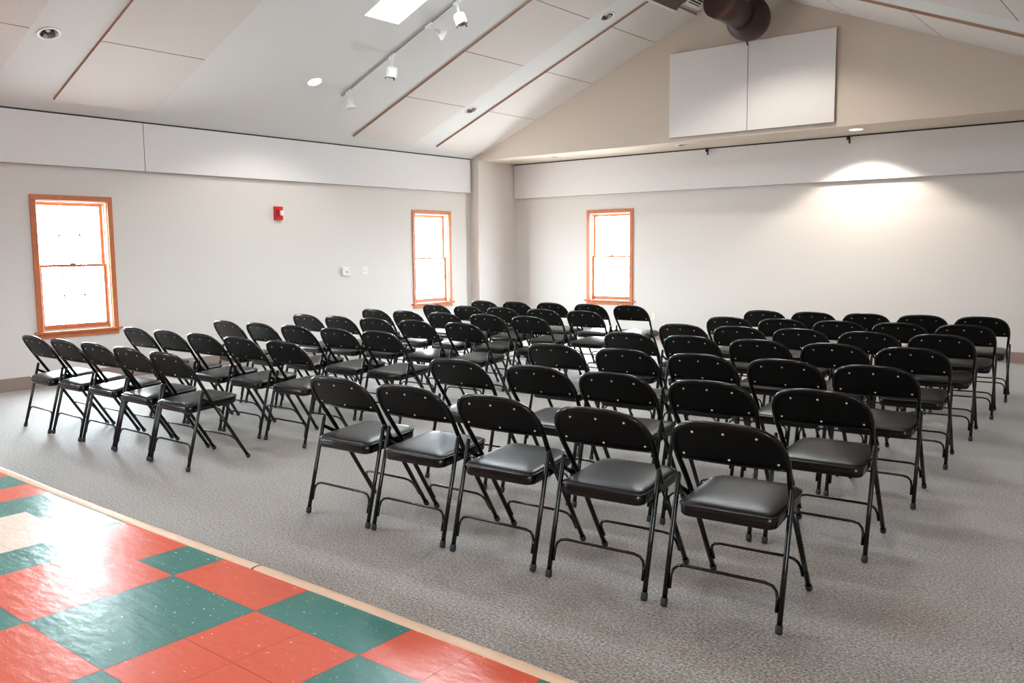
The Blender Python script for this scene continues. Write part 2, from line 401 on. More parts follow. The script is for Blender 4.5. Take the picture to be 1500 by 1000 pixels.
# ------------------------------------------------------------------ windows
def make_window(name, wall, u0):
    """casing, sill, apron, jamb liner and two sashes; n is the distance into the room"""
    if wall == 'left':
        W = Matrix(((0, 1, 0, XL), (1, 0, 0, u0), (0, 0, 1, 0), (0, 0, 0, 1)))      # (u,n,z)->(XL+n, u0+u, z)
    elif wall == 'right':
        W = Matrix(((0, -1, 0, XR), (1, 0, 0, u0), (0, 0, 1, 0), (0, 0, 0, 1)))
    else:
        W = Matrix(((1, 0, 0, u0), (0, -1, 0, YW), (0, 0, 1, 0), (0, 0, 0, 1)))
    root = empty(name, W @ Vector((WW / 2, 0, Z0W)))
    tag(root, kind='structure')
    inv = Matrix.Translation(-Vector(root.location))
    def part(nm, boxes, mat, parent=root, bev=0.002):
        b = bmesh.new()
        for lo, hi in boxes: box(b, lo, hi, W)
        bmesh.ops.recalc_face_normals(b, faces=b.faces)
        o = link(nm, b, mat, bevel=bev); o.parent = parent
        o.matrix_parent_inverse = inv
        return o
    c = CS; ct = 0.018
    part('casing', [((0, 0.0003, Z1W - c), (WW, ct, Z1W)), ((0, 0.0003, Z0W), (c, ct, Z1W - c)), ((WW - c, 0.0003, Z0W), (WW, ct, Z1W - c))], M_oak)
    part('sill', [((-0.035, -0.05, Z0W - 0.022), (WW + 0.035, 0.045, Z0W))], M_oak)
    part('apron', [((0, 0.0003, Z0W - 0.075), (WW, 0.015, Z0W - 0.022))], M_oak)
    i0, i1, zt = c, WW - c, Z1W - c
    jd = 0.15
    part('jamb_liner', [((i0, -jd, Z0W), (i0 + .014, -0.0005, zt)), ((i1 - .014, -jd, Z0W), (i1, -0.0005, zt)), ((i0, -jd, zt - .014), (i1, -0.0005, zt)), ((i0, -jd, Z0W), (i1, -0.05, Z0W + .012))], M_white)
    part('stop', [((i0 + .014, -0.05, Z0W), (i0 + .024, -0.038, zt - .014)), ((i1 - .024, -0.05, Z0W), (i1 - .014, -0.038, zt - .014)), ((i0 + .014, -0.05, zt - .026), (i1 - .014, -0.038, zt - .014))], M_oak, bev=0)
    zm = (Z0W + zt) / 2 + 0.0
    def sash(nm, n0, z0, z1, botrail, toprail):
        a, b = i0 + .015, i1 - .015; s = 0.034; n1 = n0 - 0.03
        sh = part(nm, [((a, n1, z0), (a + s, n0, z1)), ((b - s, n1, z0), (b, n0, z1)), ((a + s, n1, z0), (b - s, n0, z0 + botrail)), ((a + s, n1, z1 - toprail), (b - s, n0, z1))], M_oak)
        nm_ = (n0 + n1) / 2
        zz0, zz1 = z0 + botrail, z1 - toprail
        def sub(nm2, boxes, mat):
            o = part(nm2, boxes, mat, parent=sh, bev=0); o.matrix_parent_inverse = Matrix.Identity(4); o.matrix_parent_inverse = (root.matrix_basis @ inv).inverted() if False else Matrix.Identity(4)
            return o
        mw = 0.014
        boxes = []
        for q in (1, 2):
            uc = a + s + (b - a - 2 * s) * q / 3; boxes.append(((uc - mw / 2, nm_ - .003, zz0), (uc + mw / 2, nm_ + .003, zz1)))
        zc = (zz0 + zz1) / 2; boxes.append(((a + s, nm_ - .003, zc - mw / 2), (b - s, nm_ + .003, zc + mw / 2)))
        sub('muntin_grid', boxes, M_white)
        sub('pane', [((a + s - .004, nm_ - .006, zz0 - .004), (b - s + .004, nm_ - .0045, zz1 + .004))], M_glass)
        return sh
    lo_ = sash('lower_sash', -0.052, Z0W + .012, zm + .014, 0.05, 0.028)
    up_ = sash('upper_sash', -0.086, zm - .014, zt - .015, 0.028, 0.036)
    o = part('sash_lock', [((WW / 2 - .03, -0.07, zm + .014), (WW / 2 + .03, -0.055, zm + .03))], M_cup, parent=lo_)
    o.matrix_parent_inverse = Matrix.Identity(4)
    return root
make_window('window_1', 'left', WIN_L[0])
make_window('window_2', 'left', WIN_L[1])
make_window('window_3', 'far', WIN_F[0])
make_window('window_5', 'left', WIN_L[2])  # out of view, added to bring in more daylight
for k_, u_ in enumerate(WIN_ADDED_R): make_window('window_%d' % (6 + k_), 'right', u_)  # added right wall windows, out of view, to raise the daylight

# ------------------------------------------------------------------ acoustic wall panels
def panel(name, lo, hi, mat, label, group=None, cat='acoustic panel'):
    c = Vector(((lo[0] + hi[0]) / 2, (lo[1] + hi[1]) / 2, (lo[2] + hi[2]) / 2))
    bm = bmesh.new(); box(bm, tuple(Vector(lo) - c), tuple(Vector(hi) - c))
    bm.normal_update()
    big = max(f.calc_area() for f in bm.faces)
    for f in bm.faces:
        if f.calc_area() < big * .99: f.material_index = 1
    o = link(name, bm, [mat, M_pedge], bevel=0.003); o.location = c
    return tag(o, label, cat, group)
ZB0, ZB1 = 2.328, 2.864
panel('wall_panel', (XL, 5.143, ZB0), (XL + .06, YG - .045, ZB1), M_fab, 'long white fabric band panel above the red fire alarm, ending at the corner', 'fabric band along the left wall')
panel('wall_panel', (XL, -4.5, ZB0), (XL + .06, 5.138, ZB1), M_fab, 'long white fabric band panel above the left window, running out of frame', 'fabric band along the left wall')
panel('wall_panel', (XA + .01, YW - .06, 2.262), (XR - .2, YW, ZS - .018), M_fab, 'long white fabric band panel high on the far wall under the soffit')
panel('wall_panel', (-5.864, YG - .05, 2.90), (-4.747, YG - .0005, 4.008), M_fab, 'square white fabric panel on the gable wall, directly below the brown duct end', 'square panels on the gable wall')
panel('wall_panel', (-4.741, YG - .05, 2.90), (-3.635, YG - .0005, 4.008), M_fab, 'square white fabric panel on the gable wall, lit by a spot of warm light', 'square panels on the gable wall')

bm = bmesh.new(); box(bm, (XL, -4.5, ZB1 + .0005), (XL + .058, YG - .045, ZB1 + .016)); tag(link('shadow_gap_left', bm, M_dark), kind='structure')  # dark strip: shade of the gap above the left band, as colour
bm = bmesh.new(); box(bm, (XA + .01, YW - .055, ZS - .0175), (XR - .2, YW, ZS - .0005)); tag(link('shadow_gap_far', bm, M_dark), kind='structure')  # shadow line between far band and soffit, made as a dark strip
# ceiling panels on both slopes
def slope_panel(side, xa, xb, ya, yb, label, group):
    z = zl if side < 0 else zr; n = NL if side < 0 else NR
    o0 = Vector(((xa + xb) / 2, (ya + yb) / 2, z((xa + xb) / 2)))
    bm = bmesh.new(); th = 0.028
    P = [Vector((x, y, z(x))) - o0 for x, y in ((xa, ya), (xb, ya), (xb, yb), (xa, yb))]
    a = [bm.verts.new(p + n * 0.0005) for p in P]; b = [bm.verts.new(p + n * th) for p in P]
    f1 = bm.faces.new(a); f2 = bm.faces.new(b); fs = [f1, f2]
    for i in range(4):
        j = (i + 1) % 4; f = bm.faces.new((a[i], a[j], b[j], b[i])); f.material_index = 1; fs.append(f)
    bmesh.ops.recalc_face_normals(bm, faces=fs)
    o = link('ceiling_panel', bm, [M_cfab, M_edge]); o.location = o0
    tag(o, label, 'ceiling panel', group)
g_ = 0.004
ordn = ['lowest', 'second', 'third', 'fourth']
SLOPE_L = [((2.34, 3.44), 'at the top left corner of the picture'), ((4.07, 5.145), 'above the left window'),
           ((8.02, 9.15), 'between the track light and the recessed lights'), ((9.66, YG - .002), 'against the gable wall')]
for (ya, yb), where in SLOPE_L:
    xs = [-9.26, -8.2, -7.17, -6.13, -5.5]
    for k in range(4):
        if ya < 3 and k > 1: continue
        if 4 < ya < 5 and k > 1: continue
        slope_panel(-1, xs[k] + g_, xs[k + 1] - g_, ya, yb, 'speckled white ceiling panel, %s of the row %s' % (ordn[k] + (' from the wall' if k else ''), where), 'ceiling panels on the left slope')
xs = [-4.3, -3.48, -2.46, -1.42, -0.5]
for k in range(4):
    slope_panel(1, xs[k] + g_, xs[k + 1] - g_, 9.38, YG - .002, 'white ceiling panel on the right slope against the gable, %s below the ridge' % ['nearest', 'second', 'third', 'fourth'][k], 'ceiling panels on the right slope')
for k in (2, 3):
    slope_panel(1, xs[k] + .06 + g_, xs[k + 1] + .06 - g_, 7.4, 8.5, 'white ceiling panel at the top right picture corner, %s side of its seam' % ['upper left', 'lower right'][k - 2], 'ceiling panels on the right slope')

# ------------------------------------------------------------------ recessed lamps
def recessed(x, y, z, n, lit, label, group, r=0.10):
    q = Vector((0, 0, -1)).rotation_difference(n)      # local -z points into the room
    root = bpy.data.objects.new('recessed_light', None); COL.objects.link(root); root.empty_display_size = .1
    root.location = (x, y, z); root.rotation_mode = 'QUATERNION'; root.rotation_quaternion = q
    tag(root, label, 'ceiling light', group)
    bm = bmesh.new(); lathe(bm, [(r, 0.0005), (r, -0.006), (r - .006, -0.009), (r - .022, -0.007), (r - .024, -0.0006)], 32)
    link('trim_ring', bm, M_white, root, smooth=True)
    bm = bmesh.new()
    lathe(bm, [(r - .0235, -0.003), (r - .03, 0.03), (r - .04, 0.09), (r - .06, 0.115), (0, 0.118)], 32)
    link('reflector', bm, M_cup, root, smooth=True)
    bm = bmesh.new()
    if lit:
        lathe(bm, [(r - .0235, 0.0), (0, -0.001)], 32)
        link('lens', bm, M_glow, root)
    else:
        lathe(bm, [(0, 0.015), (.018, 0.02), (.03, 0.05), (.03, 0.075), (.015, .1), (0, .112)], 20)
        link('bulb', bm, M_white, root, smooth=True)
    return root
LAMP_LIGHTS = []
def add_lamps(lst, zf, n, labs, group):
    for (x, y, lit), lab in zip(lst, labs):
        if lab is None: lab = 'recessed ceiling light beyond the picture edge'
        recessed(x, y, zf(x), n, lit, lab, group)
        if lit: LAMP_LIGHTS.append((x, y, zf(x), n))
add_lamps(LAMPS_L, zl, NL, ['unlit round recessed light near the top left corner, between ceiling panels',
    'lit round recessed light beside the low end of the track', 'unlit round recessed light low in the strip between ceiling panel rows',
    'unlit round recessed light high in the strip near the brown duct', 'round recessed light on the left slope above the skylight', 'round recessed light high on the near left slope'], 'recessed lights in the left slope')
add_lamps(LAMPS_R, zr, NR, ['round recessed light on the right slope nearest the gable panels', 'round recessed light on the right slope level with the skylight', 'round recessed light high on the right slope over the nearer rows',
    'round recessed light low on the right slope, middle of the room', 'round recessed light low on the right slope over the aisle end chairs',
    'round recessed light high on the right slope over the tiles', 'round recessed light low on the right slope over the tiles'], 'recessed lights in the right slope')
DN = Vector((0, 0, -1))
add_lamps(LAMPS_S, lambda x: ZS, DN, ['unlit round recessed light in the alcove soffit at its left end', 'unlit round recessed light in the alcove soffit under the gable panel corner',
    'lit round recessed light in the alcove soffit washing the far wall', 'unlit round recessed light at the right end of the soffit'], 'recessed lights in the soffit')
add_lamps(LAMPS_F, lambda x: ZFLAT, DN, ['round recessed light in the flat ceiling behind the camera', 'round recessed light in the flat ceiling beside the camera', 'round recessed light in the flat ceiling right of the chairs', 'round recessed light in the flat ceiling at the far right'], 'recessed lights in the flat ceiling')

# soffit vents
def vent(x, y, label):
    root = empty('air_vent', (x, y, ZS)); tag(root, label, 'vent', 'air vents in the soffit')
    bm = bmesh.new(); w, d = .13, .06
    box(bm, (-w, -d, -.006), (w, -d + .014, -.0005)); box(bm, (-w, d - .014, -.006), (w, d, -.0005)); box(bm, (-w, -d + .014, -.006), (-w + .014, d - .014, -.0005)); box(bm, (w - .014, -d + .014, -.006), (w, d - .014, -.0005))
    link('frame', bm, M_white, root)
    bm = bmesh.new(); box(bm, (-w + .014, -d + .014, -.002), (w - .014, d - .014, -.0005)); link('opening', bm, M_dark, root)
    bm = bmesh.new()
    for k in range(4):
        yy = -d + .024 + k * .022; box(bm, (-w + .014, yy, -.012), (w - .014, yy + .006, -.0025))
    link('louvre', bm, M_white, root)
vent(-7.68, 11.2, 'small louvred air vent in the soffit left of the gable panels')
vent(-4.19, 11.34, 'small louvred air vent in the soffit below the right gable panel')

# hooks at the top of the far band
for k, (x, lab) in enumerate(((-5.76, 'small black hook on the far wall band below the left gable panel'), (-3.76, 'small black hook on the far wall band below the lit soffit light'))):
    root = empty('wall_hook', (x, YW - .06, 2.795)); tag(root, lab, 'hook', 'black hooks on the far band')
    bm = bmesh.new(); box(bm, (-.03, -.012, -.01), (.015, -.0005, .03)); link('plate', bm, M_hook, root)
    bm = bmesh.new(); tube(bm, [(-.02, -.01, .0), (0, -.03, -.004), (.018, -.036, -.012), (.02, -.036, -.06)], .011, 8); link('arm', bm, M_hook, root, smooth=True)

# fire alarm, switches, outlet
root = empty('fire_alarm', (XL, 6.955, 1.905)); tag(root, 'red fire alarm with white strobe lens, high on the left wall', 'fire alarm')
bm = bmesh.new(); box(bm, (-.001, -.06, -.088), (.045, .06, .088)); link('housing', bm, M_red, root, bevel=.006)
bm = bmesh.new(); box(bm, (.0455, .0, -.03), (.075, .055, .035)); link('strobe_lens', bm, M_white, root, bevel=.01)
bm = bmesh.new()
for k in range(5): box(bm, (.0455, -.045, -.04 + k * .02), (.049, -.012, -.032 + k * .02))
link('horn_grille', bm, simple('dark_red_plastic', (120, 14, 20), 0.5), root)
def make_text(body, size, loc, rot, mat, parent, name):
    cu = bpy.data.curves.new(name, 'FONT'); cu.body = body; cu.size = size; cu.extrude = .0004; cu.align_x = 'CENTER'; cu.align_y = 'CENTER'
    o = bpy.data.objects.new(name, cu); dg = None
    COL.objects.link(o); bpy.context.view_layer.update()
    me = bpy.data.meshes.new_from_object(o.evaluated_get(bpy.context.evaluated_depsgraph_get()))
    COL.objects.unlink(o); bpy.data.objects.remove(o)
    o = bpy.data.objects.new(name, me); COL.objects.link(o); me.materials.append(mat); o.location = loc; o.rotation_euler = rot; o.parent = parent
    return o
root = empty('thermostat', (XL, 8.065, 1.12)); tag(root, 'square ivory thermostat box on the left wall, left of the small switch plate', 'thermostat')
bm = bmesh.new(); box(bm, (-.001, -.062, -.062), (.03, .062, .062)); link('housing', bm, M_plastic, root, bevel=.005)
bm = bmesh.new(); lathe(bm, [(0, 0), (.012, 0), (.012, .008), (0, .009)], 16, Matrix.Translation((.03, .01, -.01)) @ Matrix.Rotation(math.pi / 2, 4, 'Y')); link('dial', bm, M_cup, root)
root = empty('switch_plate', (XL, 8.435, 1.12)); tag(root, 'white double switch plate on the left wall right of the thermostat', 'switch')
bm = bmesh.new(); box(bm, (.0005, -.058, -.06), (.006, .058, .06)); link('plate', bm, M_plastic, root, bevel=.002)
for s_ in (-.025, .025):
    bm = bmesh.new(); box(bm, (.0062, s_ - .006, -.012), (.016, s_ + .006, .012)); link('toggle', bm, M_white, root)
root = empty('wall_outlet', (-6.66, YW, 0.36)); tag(root, 'white electrical outlet low on the far wall right of the window', 'outlet')
bm = bmesh.new(); box(bm, (-.038, -.006, -.06), (.038, -.0005, .06)); link('plate', bm, M_plastic, root, bevel=.002)
for s_ in (-.025, .025):
    bm = bmesh.new(); box(bm, (-.014, -.009, s_ - .014), (.014, -.0062, s_ + .014)); link('socket', bm, M_white, root)

# ------------------------------------------------------------------ track with four heads
TYK = 7.14
def on_track(x): return Vector((x, TYK, zl(x)))
root = empty('light_track', on_track(-7.4)); tag(root, 'thin white lighting track running up the left slope', 'lighting track')
def slope_M(x):       # local x along the slope upward, z out of the slope into the room
    ex = Vector((1, 0, SL)).normalized(); ez = NL; ey = ez.cross(ex)
    return Matrix.Translation(on_track(x)) @ Matrix((( ex.x, ey.x, ez.x, 0), (ex.y, ey.y, ez.y, 0), (ex.z, ey.z, ez.z, 0), (0, 0, 0, 1)))
inv = Matrix.Translation(-Vector(root.location))
cl = 1 / math.sqrt(1 + SL * SL)
bm = bmesh.new(); box(bm, ((-8.43 + 7.4) / cl, -.012, .0006), ((-5.45 + 7.4) / cl, .012, .02), slope_M(-7.4)); o = link('rail', bm, M_rail); o.parent = root; o.matrix_parent_inverse = inv
bm = bmesh.new(); box(bm, ((-8.43 + 7.4) / cl, -.003, .0202), ((-5.45 + 7.4) / cl, .005, .0215), slope_M(-7.4)); o = link('slot', bm, M_dark); o.parent = root; o.matrix_parent_inverse = inv
def head(x, kind, aim, label):
    base = on_track(x) + NL * .0216
    root = empty('track_light', base); tag(root, label, 'track light', 'spot heads on the ceiling track')
    bm = bmesh.new(); box(bm, (-.05, -.016, 0), (.05, .016, .022), Matrix.Translation((0, 0, 0)) @ (slope_M(x).to_3x3().to_4x4())); link('adapter', bm, M_white, root)
    aim = Vector(aim).normalized()
    st = NL * .02
    if kind == 'can':
        e = st + Vector((aim.x * .4, aim.y * .4, -1)).normalized() * .12
        bm = bmesh.new(); tube(bm, [st, e], .014, 10); link('stem', bm, M_white, root, smooth=True)
        q = Vector((0, 0, 1)).rotation_difference(aim).to_matrix().to_4x4()
        M = Matrix.Translation(e) @ q
        bm = bmesh.new(); lathe(bm, [(0, -.012), (.03, -.012), (.058, .0), (.067, .02), (.067, .115), (.061, .115), (.059, .08), (0, .08)], 28, M); link('lamp_can', bm, M_white, root, smooth=False)
        bm = bmesh.new(); lathe(bm, [(.0585, .108), (.03, .092), (0, .088)], 24, M); link('lens', bm, M_cup, root)
        bm = bmesh.new()
        for a_ in (0, 2.1, 4.2):
            box(bm, (.058, -.006, .112), (.069, .006, .134), M @ Matrix.Rotation(a_, 4, 'Z'))
        link('clip', bm, M_dark, root)
    else:
        e = st + aim * .13
        bm = bmesh.new(); tube(bm, [st, st + NL * .02, e], .013, 10); link('stem', bm, M_white, root, smooth=True)
        q = Vector((0, 0, 1)).rotation_difference(aim).to_matrix().to_4x4(); M = Matrix.Translation(e) @ q
        bm = bmesh.new(); lathe(bm, [(0, -.05), (.03, -.05), (.034, .0), (.042, .012), (.068, .06), (.063, .062), (.038, .02), (0, .018)], 24, M); link('lamp_cone', bm, M_white, root, smooth=False)
        bm = bmesh.new(); lathe(bm, [(.046, .036), (.03, .026), (0, .024)], 20, M); link('lens', bm, M_cup, root)
head(-8.30, 'cone', (.1, .05, -1), 'small white flared spot head at the low end of the track')
head(-7.53, 'can', (-.12, -.05, -1), 'white cylindrical spot head, the lower of the two cans on the track')
head(-6.93, 'cone', (.35, .75, -.35), 'small white flared spot head tipped toward the gable wall')
head(-6.50, 'can', (.35, .1, -1), 'white cylindrical spot head at the top edge of the picture')

# ------------------------------------------------------------------ duct under the ridge
DX, DZ, DR = -4.60, 4.20, 0.175
root = empty('air_duct', (DX, 9.5, DZ)); tag(root, 'dark brown round air duct hanging under the ridge', 'air duct')
RY = Matrix.Rotation(-math.pi / 2, 4, 'X')     # local z -> +y
bm = bmesh.new(); lathe(bm, [(0, .0), (DR, .0), (DR, .75), (0, .75)], 48, Matrix.Translation((0, 0, .015)) @ RY); pipe = link('round_pipe', bm, M_duct, root, smooth=False)
for f in pipe.data.polygons: f.use_smooth = len(f.vertices) == 4 and abs(f.normal.y) < .5
bm = bmesh.new(); ER = .268
prof = [(0, .60), (DR + .01, .60)]
for k in range(-7, 11):
    a = k / 10 * math.pi / 2; prof.append((ER * math.cos(a) if k < 10 else 0, .86 + ER * math.sin(a)))
lathe(bm, prof, 48, RY); link('end_elbow', bm, M_duct, root, smooth=True)
bm = bmesh.new(); lathe(bm, [(.06, -.02), (.06, .16)], 20, Matrix.Translation((0, 1.1, 0)) @ RY); link('bracket', bm, M_duct, root)
# register box and grille face on the lower left side: frame (along section, y, outward up-left)
ang = math.radians(40)
def duct_frame(px, pz):
    e1 = Vector((math.cos(ang), 0, math.sin(ang))); e2 = Vector((-math.sin(ang), 0, math.cos(ang)))
    return Matrix(((e1.x, 0, e2.x, px - DX), (0, 1, 0, 0), (e1.z, 0, e2.z, pz - DZ), (0, 0, 0, 1)))
F1 = duct_frame(-4.975, 4.106); F2 = duct_frame(-4.89, 4.20)
def sub(nm, boxes, F, mat, parent, bev=0.0):
    bm = bmesh.new()
    for lo, hi in boxes: box(bm, lo, hi, F)
    bmesh.ops.recalc_face_normals(bm, faces=bm.faces)
    return link(nm, bm, mat, parent, bevel=bev)
sub('register_box', [((0, -1.1, 0), (.42, -.3, .22))], F1, M_duct, root, .004)
sub('box_lip', [((-.006, -1.1, -.004), (.02, -.3, 0))], F1, M_plastic, root)
sub('register_box', [((.0, -.27, .006), (.34, .12, .2))], F2, M_duct, root, .004)
g0, g1, gy0, gy1 = 0.0, .26, -.25, .10
reg = sub('register_grille', [((g0, gy0, -.012), (g1, gy0 + .035, .005)), ((g0, gy1 - .035, -.012), (g1, gy1, .005)), ((g0, gy0 + .035, -.012), (g0 + .035, gy1 - .035, .005)), ((g1 - .035, gy0 + .035, -.012), (g1, gy1 - .035, .005))], F2, M_plastic, root)
sub('opening', [((g0 + .035, gy0 + .035, .0), (g1 - .035, gy1 - .035, .0055))], F2, M_dark, reg)
sub('slat', [((g0 + .05 + k * .034, gy0 + .035, -.010), (g0 + .062 + k * .034, gy1 - .035, -.0005)) for k in range(5)], F2, M_plastic, reg)
bm = bmesh.new(); tube(bm, [(0, .84, -ER + .01), (0, .84, -ER - .03), (.0, .86, -ER - .05)], .008, 8); link('cord', bm, M_hook, root)

# ------------------------------------------------------------------ folding chair
FY, FS = 0.481, 0.632
def fl(z): return FY - FS * z           # y of the main frame at height z
def make_chair():
    root = empty('folding_chair', (0, 0, 0))
    # back frame: inverted U above the seat
    half = [(.205, .40), (.207, .46), (.2125, .53), (.219, .585), (.221, .625), (.217, .663), (.205, .696), (.184, .722), (.155, .740), (.12, .750), (.07, .756), (0, .758)]
    pts = [(x, z) for x, z in half] + [(-x, z) for x, z in half[-2::-1]]
    def bow(x): return -.014 * (1 - (x / .22) ** 2)
    P = [(x, fl(z) + (bow(x) if z > .58 else 0), z) for x, z in pts]
    bm = bmesh.new(); tube(bm, P, .0112, 12); link('back_frame', bm, M_steel, root, smooth=True)
    # backrest shell
    def ztop(x):
        h = [(a, b) for a, b in half if b >= .585][::-1]
        x = abs(x)
        for (a0, b0), (a1, b1) in zip(h, h[1:]):
            if a0 <= x <= a1: return b0 + (b1 - b0) * (x - a0) / (a1 - a0)
        return h[-1][1]
    def shell(off0, off1, zb, shrink, nx=26, nz=7):
        bm = bmesh.new(); F = []; B = []
        for i in range(nx + 1):
            x = .217 * shrink * math.sin((i / nx - .5) * math.pi)
            zt = ztop(x) - .002 - (1 - shrink) * .25
            zt = max(zt, zb + .01)
            fa, ba = [], []
            for j in range(nz + 1):
                z = zb + (zt - zb) * j / nz
                y = fl(z) + bow(x)
                fa.append(bm.verts.new((x, y + off0, z))); ba.append(bm.verts.new((x, y + off1, z)))
            F.append(fa); B.append(ba)
        fs = []
        for i in range(nx):
            for j in range(nz):
                fs.append(bm.faces.new((F[i][j], F[i + 1][j], F[i + 1][j + 1], F[i][j + 1]))); fs.append(bm.faces.new((B[i][j], B[i][j + 1], B[i + 1][j + 1], B[i + 1][j])))
            fs.append(bm.faces.new((F[i][0], B[i][0], B[i + 1][0], F[i + 1][0]))); fs.append(bm.faces.new((F[i][nz], F[i + 1][nz], B[i + 1][nz], B[i][nz])))
        for j in range(nz):
            fs.append(bm.faces.new((F[0][j], F[0][j + 1], B[0][j + 1], B[0][j]))); fs.append(bm.faces.new((F[nx][j], B[nx][j], B[nx][j + 1], F[nx][j + 1])))
        bmesh.ops.recalc_face_normals(bm, faces=fs)
        return bm
    back = link('backrest', shell(-.004, .006, .588, 1.0), M_back, root, smooth=False)
    for p_ in back.data.polygons: p_.use_smooth = True
    bm = bmesh.new(); tube(bm, [(-.214 + .428 * k / 12, fl(.588) + bow(-.214 + .428 * k / 12), .588) for k in range(13)], .0062, 8)
    link('hem', bm, M_steel, back, smooth=True)
    link('back_pad', shell(.0062, .024, .602, .95), M_vinyl, back, smooth=True)
    bm = bmesh.new()
    for j in range(1): lathe(bm, [(.0052, 0), (.0050, .0016), (.003, .0032), (0, .0036)], 10, Matrix.Rotation(math.pi / 2, 4, 'X'))
    rv = None
    tilt = math.atan(FS)
    for (x, z) in ((-.125, .713), (0, .718), (.125, .713), (-.186, .610), (0, .606), (.186, .610)):
        if rv is None:
            rv = link('rivet', bm, M_rivet, back, smooth=True); o = rv
        else:
            o = bpy.data.objects.new('rivet', rv.data); COL.objects.link(o); o.parent = back
        o.location = (x, fl(z) + bow(x) - .0040, z); o.rotation_euler = (tilt * .55, 0, 0)
    # front legs (lower part of the main frame)
    for s in (-1, 1):
        bm = bmesh.new(); tube(bm, [(s * .205, fl(z), z) for z in (.012, .2, .40)], .0112, 12)
        lg = link('leg', bm, M_steel, root, smooth=True)
        d = Vector((0, -FS, 1)).normalized()
        b0 = Vector((s * .205, fl(0.0), 0.0)); bm = bmesh.new()
        tube(bm, [b0 + d * t for t in (.0085, .016, .034, .036)], .0142, 12, radii=[.012, .0148, .0142, .0118]); link('foot_cap', bm, M_rub, lg, smooth=True)
    RS = .135 / .515
    for s in (-1, 1):
        bm = bmesh.new(); tube(bm, [(s * .227, RS * z, z) for z in (.012, .25, .50, .512, .518)], .0106, 12, radii=[.0106, .0106, .0106, .009, .004])
        lg = link('leg', bm, M_steel, root, smooth=True)
        d = Vector((0, RS, 1)).normalized(); b0 = Vector((s * .227, 0, 0)); bm = bmesh.new()
        tube(bm, [b0 + d * t for t in (.004, .012, .034, .036)], .0142, 12, radii=[.012, .0146, .014, .0112]); link('foot_cap', bm, M_rub, lg, smooth=True)
    # stretchers: bent rods that run down along the legs
    def stretcher(xa, yf, zc):
        hp = [(xa, .075), (xa, zc - .045), (xa - .006, zc - .022), (xa - .022, zc - .006), (xa - .05, zc)]
        pts = hp + [(-x, z) for x, z in hp[::-1]]
        bm = bmesh.new(); tube(bm, [(x, yf(z), z) for x, z in pts], .0062, 8); link('stretcher', bm, M_steel, root, smooth=True)
    stretcher(.2105, lambda z: RS * z, .170)
    stretcher(.1880, lambda z: fl(z), .165)
    # braces and hinge plates
    for s in (-1, 1):
        bm = bmesh.new()
        a = Vector((s * .2165, RS * .462, .462)); b = Vector((s * .2165, fl(.405), .405)); d = (b - a).normalized(); up = d.cross(Vector((1, 0, 0))).normalized()
        vs = []
        for q_, w_ in ((a, .009), (b, .011)):
            for sx in (-.0025, .0025):
                for su in (-1, 1): vs.append(bm.verts.new(q_ + Vector((sx, 0, 0)) + up * su * w_))
        fs = [bm.faces.new([vs[i] for i in f]) for f in ((0, 1, 3, 2), (4, 6, 7, 5), (0, 4, 5, 1), (2, 3, 7, 6), (0, 2, 6, 4), (1, 5, 7, 3))]
        bmesh.ops.recalc_face_normals(bm, faces=fs)
        link('brace', bm, M_steel, root)
    # seat: steel pan with rounded corners, cushion and piping
    def outline(w0, w1, y0, y1, rr, rf, n=6):
        pts = []
        for (cx, cy, r, a0) in ((w0 - rr, y0 + rr, rr, -90), (w1 - rf, y1 - rf, rf, 0), (-(w1 - rf), y1 - rf, rf, 90), (-(w0 - rr), y0 + rr, rr, 180)):
            for k in range(n + 1):
                a = math.radians(a0 + 90 * k / n); pts.append((cx + r * math.cos(a), cy + r * math.sin(a)))
        return pts
    Y0, Y1 = .045, .435
    def zt(y): return .412 + (y - Y0) / (Y1 - Y0) * .028
    O = outline(.193, .190, Y0, Y1, .04, .065)
    bm = bmesh.new()
    cyc = (Y0 + Y1) / 2
    lev = [(-.040, .95), (-.043, .975), (-.036, .995), (-.004, 1.0), (0, .99)]
    rings = [[bm.verts.new((x * sc_, cyc + (y - cyc) * sc_, zt(y) + dz)) for x, y in O] for dz, sc_ in lev]
    fs = []
    for a, b in zip(rings, rings[1:]):
        for k in range(len(O)):
            k2 = (k + 1) % len(O); fs.append(bm.faces.new((a[k], a[k2], b[k2], b[k])))
    fs.append(bm.faces.new(rings[0][::-1])); fs.append(bm.faces.new(rings[-1]))
    bmesh.ops.recalc_face_normals(bm, faces=fs)
    seat = link('seat', bm, M_steel, root, smooth=False)
    for p_ in seat.data.polygons: p_.use_smooth = len(p_.vertices) == 4
    bm = bmesh.new()
    prev = None; N = 9; rings = []
    for k in range(N + 1):
        t = k / N; s_ = math.cos(t * math.pi / 2) ** .55 if k < N else 0.0
        dz = .0005 + .024 * math.sin(t * math.pi / 2) ** .8
        if k == 0: s_ = 1.0
        if k == N: rings.append([bm.verts.new((0, cyc, zt(cyc) + dz))])
        else: rings.append([bm.verts.new((x * s_ * .99, cyc + (y - cyc) * s_ * .99, zt(cyc + (y - cyc) * s_) + dz)) for x, y in O])
    fs = []
    for a, b in zip(rings, rings[1:]):
        for k in range(len(O)):
            k2 = (k + 1) % len(O)
            fs.append(bm.faces.new((a[k], a[k2], b[k2], b[k])) if len(b) > 1 else bm.faces.new((a[k], a[k2], b[0])))
    bmesh.ops.recalc_face_normals(bm, faces=fs)
    link('cushion', bm, M_vinyl, seat, smooth=True)
    bm = bmesh.new(); L_ = [(x * 1.004, cyc + (y - cyc) * 1.004, zt(y) + .001) for x, y in O]; tube(bm, L_ + [L_[0]], .0042, 8, caps=False); link('piping', bm, M_steel, seat, smooth=True)
    return root
proto = make_chair()
